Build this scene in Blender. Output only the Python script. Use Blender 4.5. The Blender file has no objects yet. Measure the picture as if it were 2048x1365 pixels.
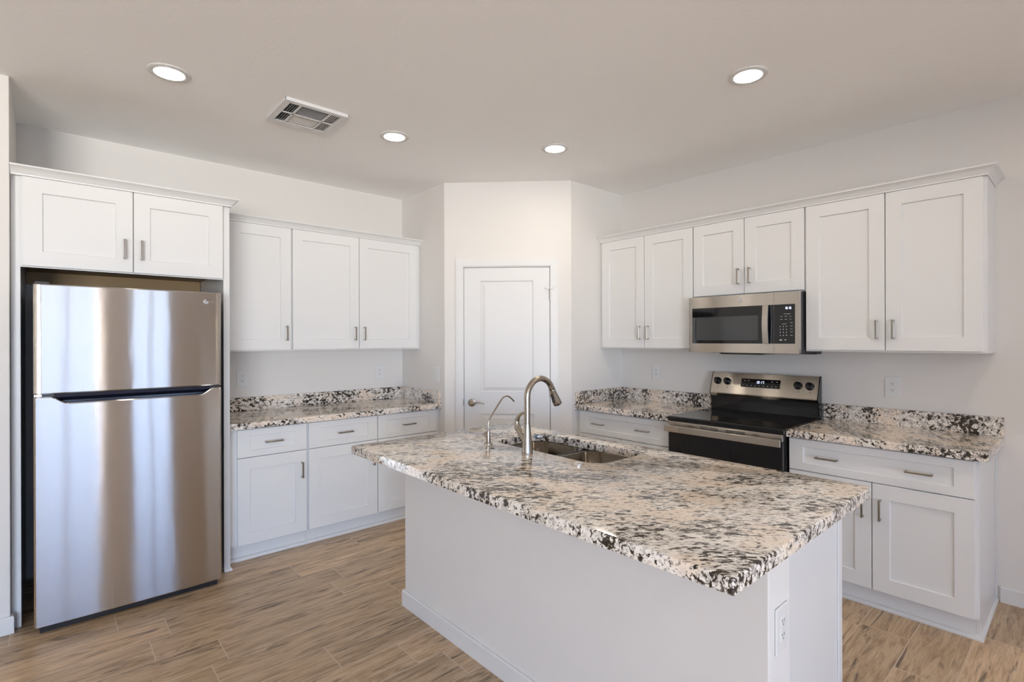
import bpy, bmesh, math, random
from mathutils import Matrix, Vector
random.seed(7)
S = bpy.context.scene
COL = S.collection
R = math.radians

# ---------------------------------------------------------------- camera
CAM = (-3.9114, -4.3259, 1.4535)
AZ = R(48.2849)
cd = bpy.data.cameras.new('camera')
cam = bpy.data.objects.new('camera', cd)
COL.objects.link(cam)
fw = Vector((math.cos(AZ), math.sin(AZ), 0))
rt = Vector((math.sin(AZ), -math.cos(AZ), 0))
up = Vector((0, 0, 1))
M = Matrix((rt, up, -fw)).transposed().to_4x4()
M = Matrix.Translation(CAM) @ M @ Matrix.Rotation(-0.0028, 4, 'Z')
cam.matrix_world = M
cd.sensor_width = 36
cd.lens = 1035.1453 / 2048 * 36
cd.shift_y = -(682.5 - 679.68) / 2048
cd.clip_start = 0.02
S.camera = cam

# ---------------------------------------------------------------- light, exposure
S.view_settings.view_transform = 'Standard'
S.view_settings.look = 'None'
S.view_settings.exposure = 2.2
S.view_settings.gamma = 1.0
S.view_settings.use_curve_mapping = False
W = bpy.data.worlds.new('sky')
S.world = W
W.use_nodes = True
wn = W.node_tree.nodes
wl = W.node_tree.links
w_tc = wn.new('ShaderNodeTexCoord')
w_sep = wn.new('ShaderNodeSeparateXYZ')
wl.new(w_tc.outputs['Generated'], w_sep.inputs[0])
w_map = wn.new('ShaderNodeMapRange')
w_map.inputs[1].default_value = -1.0
w_map.inputs[2].default_value = 1.0
wl.new(w_sep.outputs['Z'], w_map.inputs[0])
w_ramp = wn.new('ShaderNodeValToRGB')
wl.new(w_map.outputs[0], w_ramp.inputs[0])
for i, (pos, c) in enumerate(((0.0, (1.4, 1.37, 1.34)), (0.485, (1.4, 1.37, 1.34)), (0.515, (0.60, 0.80, 1.12)), (1.0, (0.38, 0.66, 1.2)))):
    el = w_ramp.color_ramp.elements[i] if i < 2 else w_ramp.color_ramp.elements.new(pos)
    el.position = pos
    el.color = (*c, 1)
for el, (pos, c) in zip(w_ramp.color_ramp.elements, ((0.0, (1.4, 1.37, 1.34)), (0.485, (1.4, 1.37, 1.34)), (0.515, (0.60, 0.80, 1.12)), (1.0, (0.38, 0.66, 1.2)))):
    el.position = pos
    el.color = (*c, 1)
wl.new(w_ramp.outputs[0], wn['Background'].inputs[0])
wn['Background'].inputs[1].default_value = 5.8
S.cycles.max_bounces = 10
S.cycles.diffuse_bounces = 6
S.cycles.glossy_bounces = 5
S.cycles.caustics_reflective = False
S.cycles.caustics_refractive = False
S.cycles.sample_clamp_indirect = 8
LAMP_POWER = 8.2

# ---------------------------------------------------------------- measures
H = 2.772
XA, YA, YB = -1.4397, -0.7029, -1.4523
XB = XA + (YA - YB)
RX0, RY0 = -9.4, -10.4           # far ends of the room
CT, CB = 0.914, 0.874           # worktop top and underside
FRAME_L = Matrix.Identity(4)
FRAME_R = Matrix.Rotation(R(-90), 4, 'Z')
FRAME_D = Matrix.Translation((XA, YA, 0)) @ Matrix.Rotation(R(-45), 4, 'Z')

# ---------------------------------------------------------------- materials
def new_mat(name):
    m = bpy.data.materials.new(name)
    m.use_nodes = True
    nt = m.node_tree
    return m, nt, nt.nodes['Principled BSDF']

def N(nt, kind, **kw):
    n = nt.nodes.new(kind)
    for k, v in kw.items():
        if k in n.bl_rna.properties:
            setattr(n, k, v)
        else:
            n.inputs[k].default_value = v
    return n

def bump(nt, p, scale, strength, dist=0.002, detail=3, vec=None):
    t = N(nt, 'ShaderNodeTexNoise', Scale=scale, Detail=detail)
    if vec is None:
        c = N(nt, 'ShaderNodeTexCoord')
        vec = c.outputs['Object']
    nt.links.new(vec, t.inputs['Vector'])
    b = N(nt, 'ShaderNodeBump', Strength=strength, Distance=dist)
    nt.links.new(t.outputs['Fac'], b.inputs['Height'])
    nt.links.new(b.outputs[0], p.inputs['Normal'])

def plain(name, col, rough=0.5, metal=0.0, bs=None, **kw):
    m, nt, p = new_mat(name)
    p.inputs['Base Color'].default_value = (*col, 1)
    p.inputs['Roughness'].default_value = rough
    p.inputs['Metallic'].default_value = metal
    for k, v in kw.items():
        p.inputs[k].default_value = v
    # slight tone variation keeps every surface procedural
    if bs:
        bump(nt, p, *bs)
    return m

def ramp(nt, src, stops, interp='LINEAR'):
    r = N(nt, 'ShaderNodeValToRGB')
    r.color_ramp.interpolation = interp
    el = r.color_ramp.elements
    while len(el) < len(stops):
        el.new(0.5)
    for e, (pos, c) in zip(el, stops):
        e.position = pos
        e.color = (c, c, c, 1) if not isinstance(c, tuple) else (*c, 1)
    nt.links.new(src, r.inputs[0])
    return r.outputs[0]

def mix(nt, fac, a, b, mode='MIX'):
    n = N(nt, 'ShaderNodeMix', data_type='RGBA', blend_type=mode)
    for sock, v in ((n.inputs['Factor'], fac), (n.inputs[6], a), (n.inputs[7], b)):
        if isinstance(v, (int, float)):
            sock.default_value = v
        elif isinstance(v, tuple):
            sock.default_value = (*v, 1)
        else:
            nt.links.new(v, sock)
    return n.outputs[2]

def math_(nt, op, a, b=0.0):
    n = N(nt, 'ShaderNodeMath', operation=op)
    for s, v in ((n.inputs[0], a), (n.inputs[1], b)):
        if isinstance(v, (int, float)):
            s.default_value = v
        else:
            nt.links.new(v, s)
    return n.outputs[0]

def mapping(nt, scale=(1, 1, 1), rot=(0, 0, 0), loc=(0, 0, 0), src=None):
    if src is None:
        src = N(nt, 'ShaderNodeTexCoord').outputs['Object']
    m = N(nt, 'ShaderNodeMapping')
    m.inputs['Scale'].default_value = scale
    m.inputs['Rotation'].default_value = rot
    m.inputs['Location'].default_value = loc
    nt.links.new(src, m.inputs[0])
    return m.outputs[0]

def noise(nt, vec, scale, detail=2, rough=0.5, dist=0.0):
    t = N(nt, 'ShaderNodeTexNoise', Scale=scale, Detail=detail, Roughness=rough, Distortion=dist)
    nt.links.new(vec, t.inputs['Vector'])
    return t.outputs['Fac']

WALL = plain('wall_paint', (0.725, 0.70, 0.67), 0.7, bs=(70, 0.25, 0.002, 2))
CEIL = plain('ceiling_paint', (0.94, 0.935, 0.925), 0.8, bs=(45, 0.3, 0.003, 3))
TRIM = plain('trim_paint', (0.71, 0.705, 0.695), 0.4, bs=(8, 0.02, 0.002, 1))
CAB = plain('cabinet_lacquer', (0.73, 0.73, 0.725), 0.33, bs=(20, 0.02, 0.001, 2))
INSIDE = plain('cabinet_raw_wood', (0.42, 0.29, 0.15), 0.6, bs=(30, 0.1, 0.001, 2))
PLASTIC = plain('white_plastic', (0.72, 0.72, 0.71), 0.3, bs=(10, 0.01, 0.001, 1))
SLOT = plain('dark_slot', (0.02, 0.02, 0.02), 0.6, bs=(10, 0.01, 0.001, 1))
BLACK = plain('black_enamel', (0.008, 0.008, 0.009), 0.12, bs=(5, 0.01, 0.001, 1))
BLACKGLASS = plain('black_glass', (0.006, 0.006, 0.007), 0.045, bs=(3, 0.01, 0.001, 1))
BLACKPL = plain('black_plastic', (0.012, 0.012, 0.014), 0.35, bs=(40, 0.05, 0.001, 1))
SMOKE = plain('smoked_window', (0.05, 0.054, 0.057), 0.06, bs=(300, 0.05, 0.0005, 1))
POCKET = plain('dark_blue_plastic', (0.012, 0.015, 0.03), 0.15, bs=(5, 0.02, 0.001, 1))
DKGREY = plain('dark_grey_steel', (0.045, 0.047, 0.055), 0.5, bs=(60, 0.05, 0.001, 1))
NICKEL = plain('brushed_nickel', (0.40, 0.355, 0.30), 0.26, 1.0, bs=(80, 0.03, 0.0005, 2))
CHROME = plain('polished_chrome', (0.75, 0.73, 0.70), 0.1, 1.0, bs=(10, 0.01, 0.0005, 1))
GREYTXT = plain('grey_print', (0.45, 0.45, 0.46), 0.5, bs=(10, 0.01, 0.001, 1))
PALEMETAL = plain('pale_metal', (0.85, 0.84, 0.82), 0.25, 1.0, bs=(10, 0.01, 0.001, 1))

def emissive(name, col, strength):
    m, nt, p = new_mat(name)
    p.inputs['Base Color'].default_value = (*col, 1)
    p.inputs['Emission Color'].default_value = (*col, 1)
    p.inputs['Emission Strength'].default_value = strength
    return m
DIGIT = emissive('lit_digits', (0.75, 0.82, 1.0), 0.25)
LAMP_RANGE = emissive('lamp_diffuser_range', (1.0, 0.89, 0.75), 27.0)
LAMP_FILL = emissive('lamp_diffuser_fill', (1.0, 0.89, 0.75), 46.0)  # diffuser of the added, unseen fill lights
LAMP = emissive('lamp_diffuser', (1.0, 0.89, 0.75), LAMP_POWER)

def steel(name, col, rough, tilt, wav=0.0):
    """brushed steel: the grain runs level, so each point's normal tips up or down a little at random and stretches reflections upright"""
    m, nt, p = new_mat(name)
    p.inputs['Base Color'].default_value = (*col, 1)
    p.inputs['Metallic'].default_value = 1
    p.inputs['Roughness'].default_value = rough
    tc = N(nt, 'ShaderNodeTexCoord')
    big = N(nt, 'ShaderNodeVectorMath', operation='SCALE')
    nt.links.new(tc.outputs['Object'], big.inputs[0])
    big.inputs['Scale'].default_value = 91733.0
    wn_ = N(nt, 'ShaderNodeTexWhiteNoise', noise_dimensions='3D')
    nt.links.new(big.outputs[0], wn_.inputs['Vector'])
    sp = N(nt, 'ShaderNodeSeparateColor')
    nt.links.new(wn_.outputs['Color'], sp.inputs[0])
    t = math_(nt, 'ADD', math_(nt, 'ADD', sp.outputs[0], sp.outputs[1]), sp.outputs[2])
    t = math_(nt, 'MULTIPLY', math_(nt, 'SUBTRACT', t, 1.5), tilt)
    cb = N(nt, 'ShaderNodeCombineXYZ')
    nt.links.new(t, cb.inputs[2])
    if wav:
        w = noise(nt, mapping(nt, (1, 1, 0.16)), 7, 2, 0.5, 0.3)
        b = N(nt, 'ShaderNodeBump', Strength=1.0, Distance=wav)
        nt.links.new(w, b.inputs['Height'])
        src = b.outputs[0]
    else:
        src = N(nt, 'ShaderNodeNewGeometry').outputs['Normal']
    ad = N(nt, 'ShaderNodeVectorMath', operation='ADD')
    nt.links.new(src, ad.inputs[0]); nt.links.new(cb.outputs[0], ad.inputs[1])
    no = N(nt, 'ShaderNodeVectorMath', operation='NORMALIZE')
    nt.links.new(ad.outputs[0], no.inputs[0])
    nt.links.new(no.outputs[0], p.inputs['Normal'])
    return m
FRSTEEL = steel('fridge_steel', (0.57, 0.535, 0.495), 0.07, 0.28, 0.0005)
STEEL = steel('range_steel', (0.60, 0.56, 0.505), 0.11, 0.24)
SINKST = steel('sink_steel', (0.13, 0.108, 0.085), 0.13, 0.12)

def granite(name, seed, rot):
    m, nt, p = new_mat(name)
    turned = mapping(nt, (1, 1, 1), (0, 0, rot))
    base = mapping(nt, (1.35, 0.50, 0.95), loc=(seed, seed * 0.7, 0), src=turned)
    cl = noise(nt, base, 5.0, 3, 0.55)
    cl2 = noise(nt, mapping(nt, (1, 0.55, 1), loc=(seed + 5, 3, 1), src=turned), 9.0, 2, 0.5)
    f1 = noise(nt, base, 58, 5, 0.62, 0.45)
    f2 = noise(nt, mapping(nt, (1.3, 0.42, 1), loc=(1, seed, 4), src=turned), 120, 3, 0.6, 0.3)
    wl = noise(nt, mapping(nt, (1.1, 0.6, 1), loc=(7, 2, seed), src=turned), 48, 3, 0.6)
    peach = ramp(nt, cl2, [(0.50, 0.0), (0.62, 1.0)])
    col = mix(nt, ramp(nt, wl, [(0.38, 0.0), (0.52, 1.0)]), (0.54, 0.495, 0.45), (0.84, 0.785, 0.715))
    col = mix(nt, math_(nt, 'MULTIPLY', peach, 0.85), col, (0.775, 0.65, 0.53))
    # dark flecks: threshold moves with the clusters
    t = math_(nt, 'ADD', f1, math_(nt, 'MULTIPLY', math_(nt, 'SUBTRACT', cl, 0.5), 0.42))
    t = math_(nt, 'SUBTRACT', t, math_(nt, 'MULTIPLY', peach, 0.06))
    brown = ramp(nt, t, [(0.515, 0.0), (0.55, 1.0)])
    dark = ramp(nt, t, [(0.54, 0.0), (0.572, 1.0)])
    col = mix(nt, math_(nt, 'MULTIPLY', brown, 0.75), col, (0.17, 0.125, 0.085))
    col = mix(nt, dark, col, (0.032, 0.025, 0.018))
    nv = noise(nt, mapping(nt, (1.5, 0.40, 1), loc=(seed, 8, 2), src=turned), 40, 4, 0.55, 0.4)
    vein = ramp(nt, math_(nt, 'ABSOLUTE', math_(nt, 'SUBTRACT', nv, 0.5)), [(0.007, 1.0), (0.020, 0.0)])
    vm = ramp(nt, math_(nt, 'SUBTRACT', cl, math_(nt, 'MULTIPLY', peach, 0.12)), [(0.40, 0.0), (0.52, 1.0)])
    col = mix(nt, math_(nt, 'MULTIPLY', math_(nt, 'MULTIPLY', vein, vm), 0.95), col, (0.06, 0.045, 0.033))
    fine = ramp(nt, f2, [(0.57, 0.0), (0.63, 1.0)])
    col = mix(nt, math_(nt, 'MULTIPLY', fine, 0.7), col, (0.09, 0.07, 0.055))
    nt.links.new(col, p.inputs['Base Color'])
    p.inputs['Roughness'].default_value = 0.10
    p.inputs['Specular IOR Level'].default_value = 0.5
    return m
GRAN = granite('granite_speckled', 0.0, R(131.7))
GRANL = granite('granite_speckled_long', 3.0, R(112))

def wood_floor():
    m, nt, p = new_mat('wood_look_tile')
    a = N(nt, 'ShaderNodeAttribute', attribute_name='plank')
    sep = N(nt, 'ShaderNodeSeparateColor')
    nt.links.new(a.outputs['Color'], sep.inputs[0])
    off = N(nt, 'ShaderNodeVectorMath', operation='MULTIPLY_ADD')
    nt.links.new(a.outputs['Color'], off.inputs[0])
    off.inputs[1].default_value = (37, 53, 29)
    tc = N(nt, 'ShaderNodeTexCoord')
    nt.links.new(tc.outputs['Object'], off.inputs[2])
    P = off.outputs[0]
    g1 = noise(nt, mapping(nt, (1.1, 9, 1), src=P), 3.2, 5, 0.6, 1.1)     # broad figure
    g2 = noise(nt, mapping(nt, (2.2, 60, 1), src=P), 4.0, 4, 0.65, 0.3)   # fine grain
    g3 = noise(nt, mapping(nt, (0.9, 8.5, 1), src=P), 2.4, 6, 0.66, 1.3)    # dark streaks
    kn = N(nt, 'ShaderNodeTexVoronoi', Scale=1.0, feature='F1')
    nt.links.new(mapping(nt, (1.7, 5.5, 1), src=P), kn.inputs['Vector'])
    ring = math_(nt, 'SINE', math_(nt, 'MULTIPLY', math_(nt, 'ADD', kn.outputs['Distance'], math_(nt, 'MULTIPLY', g1, 0.5)), 60))
    knm = ramp(nt, kn.outputs['Distance'], [(0.05, 1.0), (0.30, 0.0)])
    col = ramp(nt, g1, [(0.27, (0.24, 0.150, 0.080)), (0.42, (0.50, 0.345, 0.205)), (0.56, (0.645, 0.465, 0.295)), (0.8, (0.72, 0.55, 0.375))])
    col = mix(nt, math_(nt, 'MULTIPLY', ramp(nt, g2, [(0.40, 1.0), (0.54, 0.0)]), 0.34), col, (0.17, 0.105, 0.06))
    col = mix(nt, math_(nt, 'MULTIPLY', ramp(nt, g3, [(0.55, 0.0), (0.66, 1.0)]), 0.85), col, (0.085, 0.055, 0.032))
    rk = math_(nt, 'MULTIPLY', math_(nt, 'MULTIPLY', ramp(nt, ring, [(0.3, 0.0), (0.9, 1.0)]), knm), 0.6)
    col = mix(nt, rk, col, (0.11, 0.065, 0.035))
    tone = ramp(nt, sep.outputs[0], [(0.0, 0.80), (1.0, 1.12)])
    col = mix(nt, 1.0, col, tone, 'MULTIPLY')
    nt.links.new(col, p.inputs['Base Color'])
    nt.links.new(ramp(nt, g2, [(0.3, 0.36), (0.7, 0.26)]), p.inputs['Roughness'])
    b = N(nt, 'ShaderNodeBump', Strength=0.12, Distance=0.001)
    nt.links.new(g2, b.inputs['Height'])
    nt.links.new(b.outputs[0], p.inputs['Normal'])
    return m
WOOD = wood_floor()
GROUT = plain('floor_grout', (0.60, 0.50, 0.41), 0.8, bs=(200, 0.1, 0.001, 1))
PATIO = plain('patio_concrete', (0.55, 0.53, 0.50), 0.8, bs=(30, 0.2, 0.002, 3))

def glass_mat(name, tint):
    m, nt, p = new_mat(name)
    out = nt.nodes['Material Output']
    tr = N(nt, 'ShaderNodeBsdfTransparent')
    tr.inputs[0].default_value = (*tint, 1)
    gl = N(nt, 'ShaderNodeBsdfGlossy', Roughness=0.02)
    fr = N(nt, 'ShaderNodeFresnel', IOR=1.45)
    mx = N(nt, 'ShaderNodeMixShader')
    nt.links.new(fr.outputs[0], mx.inputs[0])
    nt.links.new(tr.outputs[0], mx.inputs[1])
    nt.links.new(gl.outputs[0], mx.inputs[2])
    nt.links.new(mx.outputs[0], out.inputs[0])
    return m
GLASS = glass_mat('window_glass', (0.98, 0.985, 0.98))
TINTED = glass_mat('dimmed_window_glass', (0.36, 0.40, 0.455))  # tint added to dim the windows mirrored in the fridge

# ---------------------------------------------------------------- mesh helpers
def B():
    return bmesh.new()

def box(bm, x0, x1, y0, y1, z0, z1, bev=0.0, seg=2):
    x0, x1 = sorted((x0, x1)); y0, y1 = sorted((y0, y1)); z0, z1 = sorted((z0, z1))
    v = [bm.verts.new((x, y, z)) for z in (z0, z1) for y in (y0, y1) for x in (x0, x1)]
    fs = [(0, 2, 3, 1), (4, 5, 7, 6), (0, 1, 5, 4), (2, 6, 7, 3), (0, 4, 6, 2), (1, 3, 7, 5)]
    faces = [bm.faces.new([v[i] for i in f]) for f in fs]
    if bev:
        ed = {e for f in faces for e in f.edges}
        bmesh.ops.bevel(bm, geom=list(ed), offset=bev, segments=seg, profile=0.5, affect='EDGES')
    return bm

def prism(bm, pts, axis, a, b):
    """closed outline pts (u, v) pushed along axis from a to b; axis x: (u,v)=(y,z), y: (x,z), z: (x,y)"""
    def P(u, v, w):
        return {'x': (w, u, v), 'y': (u, w, v), 'z': (u, v, w)}[axis]
    A = [bm.verts.new(P(u, v, a)) for u, v in pts]
    C = [bm.verts.new(P(u, v, b)) for u, v in pts]
    n = len(pts)
    fs = [bm.faces.new(A), bm.faces.new(C[::-1])]
    for i in range(n):
        fs.append(bm.faces.new((A[i], C[i], C[(i + 1) % n], A[(i + 1) % n])))
    bmesh.ops.recalc_face_normals(bm, faces=fs)
    return fs

def tube(bm, pts, rad, seg=16, cap=True):
    """round tube through pts; rad one number or one per point"""
    pts = [Vector(p) for p in pts]
    n = len(pts)
    rad = [rad] * n if isinstance(rad, (int, float)) else rad
    rings = []
    ref = None
    for i, p in enumerate(pts):
        t = (pts[min(i + 1, n - 1)] - pts[max(i - 1, 0)]).normalized()
        if ref is None:
            ref = t.orthogonal().normalized()
        ref = (ref - t * ref.dot(t)).normalized()
        bi = t.cross(ref)
        rings.append([bm.verts.new(p + (ref * math.cos(k * 2 * math.pi / seg) + bi * math.sin(k * 2 * math.pi / seg)) * rad[i]) for k in range(seg)])
    fs = []
    for a, b in zip(rings, rings[1:]):
        for k in range(seg):
            fs.append(bm.faces.new((a[k], a[(k + 1) % seg], b[(k + 1) % seg], b[k])))
    if cap:
        fs.append(bm.faces.new(rings[0][::-1])); fs.append(bm.faces.new(rings[-1]))
    bmesh.ops.recalc_face_normals(bm, faces=fs)
    return bm

def lathe(bm, prof, c, axis='z', seg=32, caps=True):
    """profile (r, h) turned about an axis through c"""
    rings = []
    for r, h in prof:
        ring = []
        for k in range(seg):
            a = 2 * math.pi * k / seg
            u, v = r * math.cos(a), r * math.sin(a)
            d = {'z': (u, v, h), 'y': (u, h, v), 'x': (h, u, v)}[axis]
            ring.append(bm.verts.new((c[0] + d[0], c[1] + d[1], c[2] + d[2])))
        rings.append(ring)
    fs = []
    for a, b in zip(rings, rings[1:]):
        for k in range(seg):
            fs.append(bm.faces.new((a[k], a[(k + 1) % seg], b[(k + 1) % seg], b[k])))
    if caps:
        fs.append(bm.faces.new(rings[0][::-1])); fs.append(bm.faces.new(rings[-1]))
    bmesh.ops.recalc_face_normals(bm, faces=fs)
    return bm

def arc(cx, cz, r, a0, a1, n):
    return [(cx + r * math.cos(R(a0 + (a1 - a0) * i / n)), cz + r * math.sin(R(a0 + (a1 - a0) * i / n))) for i in range(n + 1)]

def rrect(x0, x1, y0, y1, r, n=8):
    p = []
    for cx, cy, a in ((x1 - r, y1 - r, 0), (x0 + r, y1 - r, 90), (x0 + r, y0 + r, 180), (x1 - r, y0 + r, 270)):
        p += arc(cx, cy, r, a, a + 90, n)
    return p

def shaker(bm, x0, x1, z0, z1, yf, t=0.02, rail=0.076, railz=None, dep=0.010):
    """panel door facing -y: flat frame, chamfered step, sunk panel; one closed mesh"""
    rz = railz or rail
    e = 0.0015
    def ring(ix, iz, y):
        return [bm.verts.new((x, y, z)) for x, z in ((x0 + ix, z0 + iz), (x1 - ix, z0 + iz), (x1 - ix, z1 - iz), (x0 + ix, z1 - iz))]
    rs = [ring(0, 0, yf + t), ring(0, 0, yf + e), ring(e, e, yf), ring(rail, rz, yf), ring(rail + 0.003, rz + 0.003, yf + dep)]
    fs = [bm.faces.new(rs[0])]
    for a, b in zip(rs, rs[1:]):
        for k in range(4):
            fs.append(bm.faces.new((a[k], a[(k + 1) % 4], b[(k + 1) % 4], b[k])))
    fs.append(bm.faces.new(rs[-1][::-1]))
    bmesh.ops.recalc_face_normals(bm, faces=fs)
    return bm

def sweep(bm, prof, path):
    """profile (out, z) along plan points (x, y, mx, my): out moves each point by the mitre (mx, my)"""
    rows = [[bm.verts.new((x + o * mx, y + o * my, z)) for o, z in prof] for x, y, mx, my in path]
    n = len(prof)
    fs = [bm.faces.new(rows[0]), bm.faces.new(rows[-1][::-1])]
    for a, b in zip(rows, rows[1:]):
        for k in range(n):
            fs.append(bm.faces.new((a[k], b[k], b[(k + 1) % n], a[(k + 1) % n])))
    bmesh.ops.recalc_face_normals(bm, faces=fs)
    return bm

def mesh_obj(name, bm, mat, smooth=None, parent=None):
    me = bpy.data.meshes.new(name)
    bm.to_mesh(me)
    bm.free()
    if smooth:
        for p in me.polygons:
            p.use_smooth = True
        me.set_sharp_from_angle(angle=R(smooth))
    for m in (mat if isinstance(mat, (list, tuple)) else [mat]):
        me.materials.append(m)
    o = bpy.data.objects.new(name, me)
    COL.objects.link(o)
    if parent is not None:
        o.parent = parent
    return o

def structure(name, bm, mat, frame=FRAME_L, parent=None, smooth=None):
    o = mesh_obj(name, bm, mat, smooth, parent)
    if parent is None:
        o.matrix_world = frame
        o['kind'] = 'structure'
    return o

class Thing:
    """an Empty at the thing's base; parts are drawn in the wall's own frame"""
    def __init__(self, name, label, cat, loc, frame=FRAME_L, group=None):
        self.loc = Vector(loc)
        self.root = bpy.data.objects.new(name, None)
        self.root.empty_display_size = 0.1
        COL.objects.link(self.root)
        self.root.matrix_world = frame @ Matrix.Translation(self.loc)
        self.root['label'] = label
        self.root['category'] = cat
        if group:
            self.root['group'] = group
    def part(self, name, bm, mat, parent=None, smooth=None, label=None):
        bmesh.ops.translate(bm, verts=bm.verts[:], vec=-self.loc)
        o = mesh_obj(name, bm, mat, smooth, parent or self.root)
        if label:
            o['label'] = label
        return o

def single(name, bm, mat, label, cat, frame=FRAME_L, loc=(0, 0, 0), group=None, smooth=None):
    bmesh.ops.translate(bm, verts=bm.verts[:], vec=-Vector(loc))
    o = mesh_obj(name, bm, mat, smooth)
    o.matrix_world = frame @ Matrix.Translation(loc)
    o['label'] = label
    o['category'] = cat
    if group:
        o['group'] = group
    return o

def text_bm(s, size, to):
    """letters as thin solid mesh; to(u, v, w) places a point of the text plane"""
    cu = bpy.data.curves.new('lettering', 'FONT')
    cu.body = s; cu.size = size; cu.align_x = 'CENTER'; cu.align_y = 'CENTER'; cu.extrude = 0.0004
    o = bpy.data.objects.new('lettering', cu)
    COL.objects.link(o)
    dg = bpy.context.evaluated_depsgraph_get()
    me = bpy.data.meshes.new_from_object(o.evaluated_get(dg))
    bpy.data.objects.remove(o)
    bm = B()
    bm.from_mesh(me)
    bpy.data.meshes.remove(me)
    for v in bm.verts:
        v.co = Vector(to(v.co.x, v.co.y, v.co.z))
    bmesh.ops.recalc_face_normals(bm, faces=bm.faces[:])
    return bm

SEG7 = {'0': 'abcdef', '1': 'bc', '6': 'acdefg', '7': 'abc'}
def digits(bm, s, to, w, h, t, gap):
    """seven-segment numerals"""
    x = 0.0
    tot = sum((gap * 1.0 if c == ':' else w + gap) for c in s) - gap
    x = -tot / 2
    for c in s:
        if c == ':':
            for z in (h * 0.3, h * 0.7):
                quad(bm, to, x, x + t, z - t / 2, z + t / 2)
            x += gap
            continue
        seg = {'a': (0, w, h - t, h), 'd': (0, w, 0, t), 'g': (0, w, h / 2 - t / 2, h / 2 + t / 2),
               'b': (w - t, w, h / 2, h), 'c': (w - t, w, 0, h / 2), 'f': (0, t, h / 2, h), 'e': (0, t, 0, h / 2)}
        for k in SEG7[c]:
            a, b, z0, z1 = seg[k]
            quad(bm, to, x + a, x + b, z0, z1)
        x += w + gap

def quad(bm, to, u0, u1, v0, v1, th=0.0005):
    pts = [Vector(to(u, v, w)) for w in (0, th) for u, v in ((u0, v0), (u1, v0), (u1, v1), (u0, v1))]
    vs = [bm.verts.new(p) for p in pts]
    fs = [bm.faces.new([vs[i] for i in f]) for f in ((0, 1, 2, 3), (4, 7, 6, 5), (0, 4, 5, 1), (1, 5, 6, 2), (2, 6, 7, 3), (3, 7, 4, 0))]
    bmesh.ops.recalc_face_normals(bm, faces=fs)

# ================================================================ SETTING
# floor: wood-look planks 204 mm wide, 897 mm long, laid along x
def build_floor():
    bm = B()
    lay = bm.loops.layers.color.new('plank')
    P, L, g = 0.2038, 0.897, 0.0022
    joints = {-1: -2.27, 0: -2.765, 1: -2.573, 2: -3.558, 3: -2.41, 4: -3.377, 5: -2.95, 6: -2.681, 7: -2.555, 12: -3.55, 13: -0.827, 14: -1.13}
    rnd = random.Random(3)
    for row in range(-5, int((0 - RY0) / P) - 2):
        y1 = -0.885 - P * row
        y0 = y1 - P
        if y0 > 0.1 or y1 < RY0 - 0.2:
            continue
        j = joints.get(row, -2.2 - 0.31 * row + rnd.random() * 0.2)
        k0 = math.floor((RX0 - j) / L) - 1
        for k in range(k0, k0 + 13):
            xa, xb = j + k * L, j + (k + 1) * L
            xa, xb = max(xa, RX0 - 0.1), min(xb, 0.1)
            if xb - xa < 0.03:
                continue
            c = (rnd.random(), rnd.random(), rnd.random(), 1)
            f = bm.faces.new([bm.verts.new(p) for p in ((xa + g, y0 + g, 0), (xb - g, y0 + g, 0), (xb - g, y1 - g, 0), (xa + g, y1 - g, 0))])
            f.material_index = 0
            for lp in f.loops:
                lp[lay] = c
    n0 = len(bm.faces)
    box(bm, RX0 - 0.15, 0.15, RY0 - 0.15, 0.15, -0.1, -0.0006)
    bm.faces.ensure_lookup_table()
    for f in bm.faces[n0:]:
        f.material_index = 1
    structure('floor', bm, [WOOD, GROUT])
build_floor()

structure('ceiling', box(B(), RX0 - 0.15, 0.15, RY0 - 0.15, 0.15, H, H + 0.12), CEIL)
structure('wall_left', box(B(), RX0 - 0.15, 0.15, 0, 0.13, 0, H), WALL)
structure('wall_right', box(B(), 0, 0.13, RY0 - 0.15, 0.0, 0, H), WALL)
structure('wall_fridge', box(B(), -4.20, -4.063, -0.742, 0, 0, H, 0.004), WALL)
structure('wall_pantry_left', box(B(), XA, XA + 0.1, YA + 0.002, 0, 0, H), WALL)
structure('wall_pantry_right', box(B(), XB + 0.002, 0, YB, YB + 0.1, 0, H), WALL)
DW = (YA - YB) * math.sqrt(2)           # width of the diagonal wall
D0, D1, DH = 0.165, 0.881, 2.056        # door opening along it
bm = B()
box(bm, 0, D0 - 0.022, 0, 0.1, 0, H)
box(bm, D1 + 0.022, DW, 0, 0.1, 0, H)
box(bm, D0 - 0.022, D1 + 0.022, 0, 0.1, DH + 0.022, H)
structure('wall_pantry', bm, WALL, FRAME_D)
# door casing with jambs
bm = B()
cw = 0.064
CI0, CI1, CZ = D0 - 0.006, D1 + 0.006, DH + 0.010
prism(bm, [(CI0 - cw, 0), (CI0, 0), (CI0, CZ), (CI1, CZ), (CI1, 0), (CI1 + cw, 0), (CI1 + cw, CZ + cw), (CI0 - cw, CZ + cw)], 'y', -0.014, 0.0)
bmesh.ops.bevel(bm, geom=[e for e in bm.edges if abs(e.verts[0].co.y + 0.014) < 1e-6 and abs(e.verts[1].co.y + 0.014) < 1e-6], offset=0.003, segments=2, affect='EDGES')
prism(bm, [(D0 - 0.022, 0), (D0 - 0.003, 0), (D0 - 0.003, DH + 0.003), (D1 + 0.003, DH + 0.003), (D1 + 0.003, 0), (D1 + 0.022, 0), (D1 + 0.022, DH + 0.022), (D0 - 0.022, DH + 0.022)], 'y', -0.0005, 0.1)
casing = structure('trim_1', bm, TRIM, FRAME_D)
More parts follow.
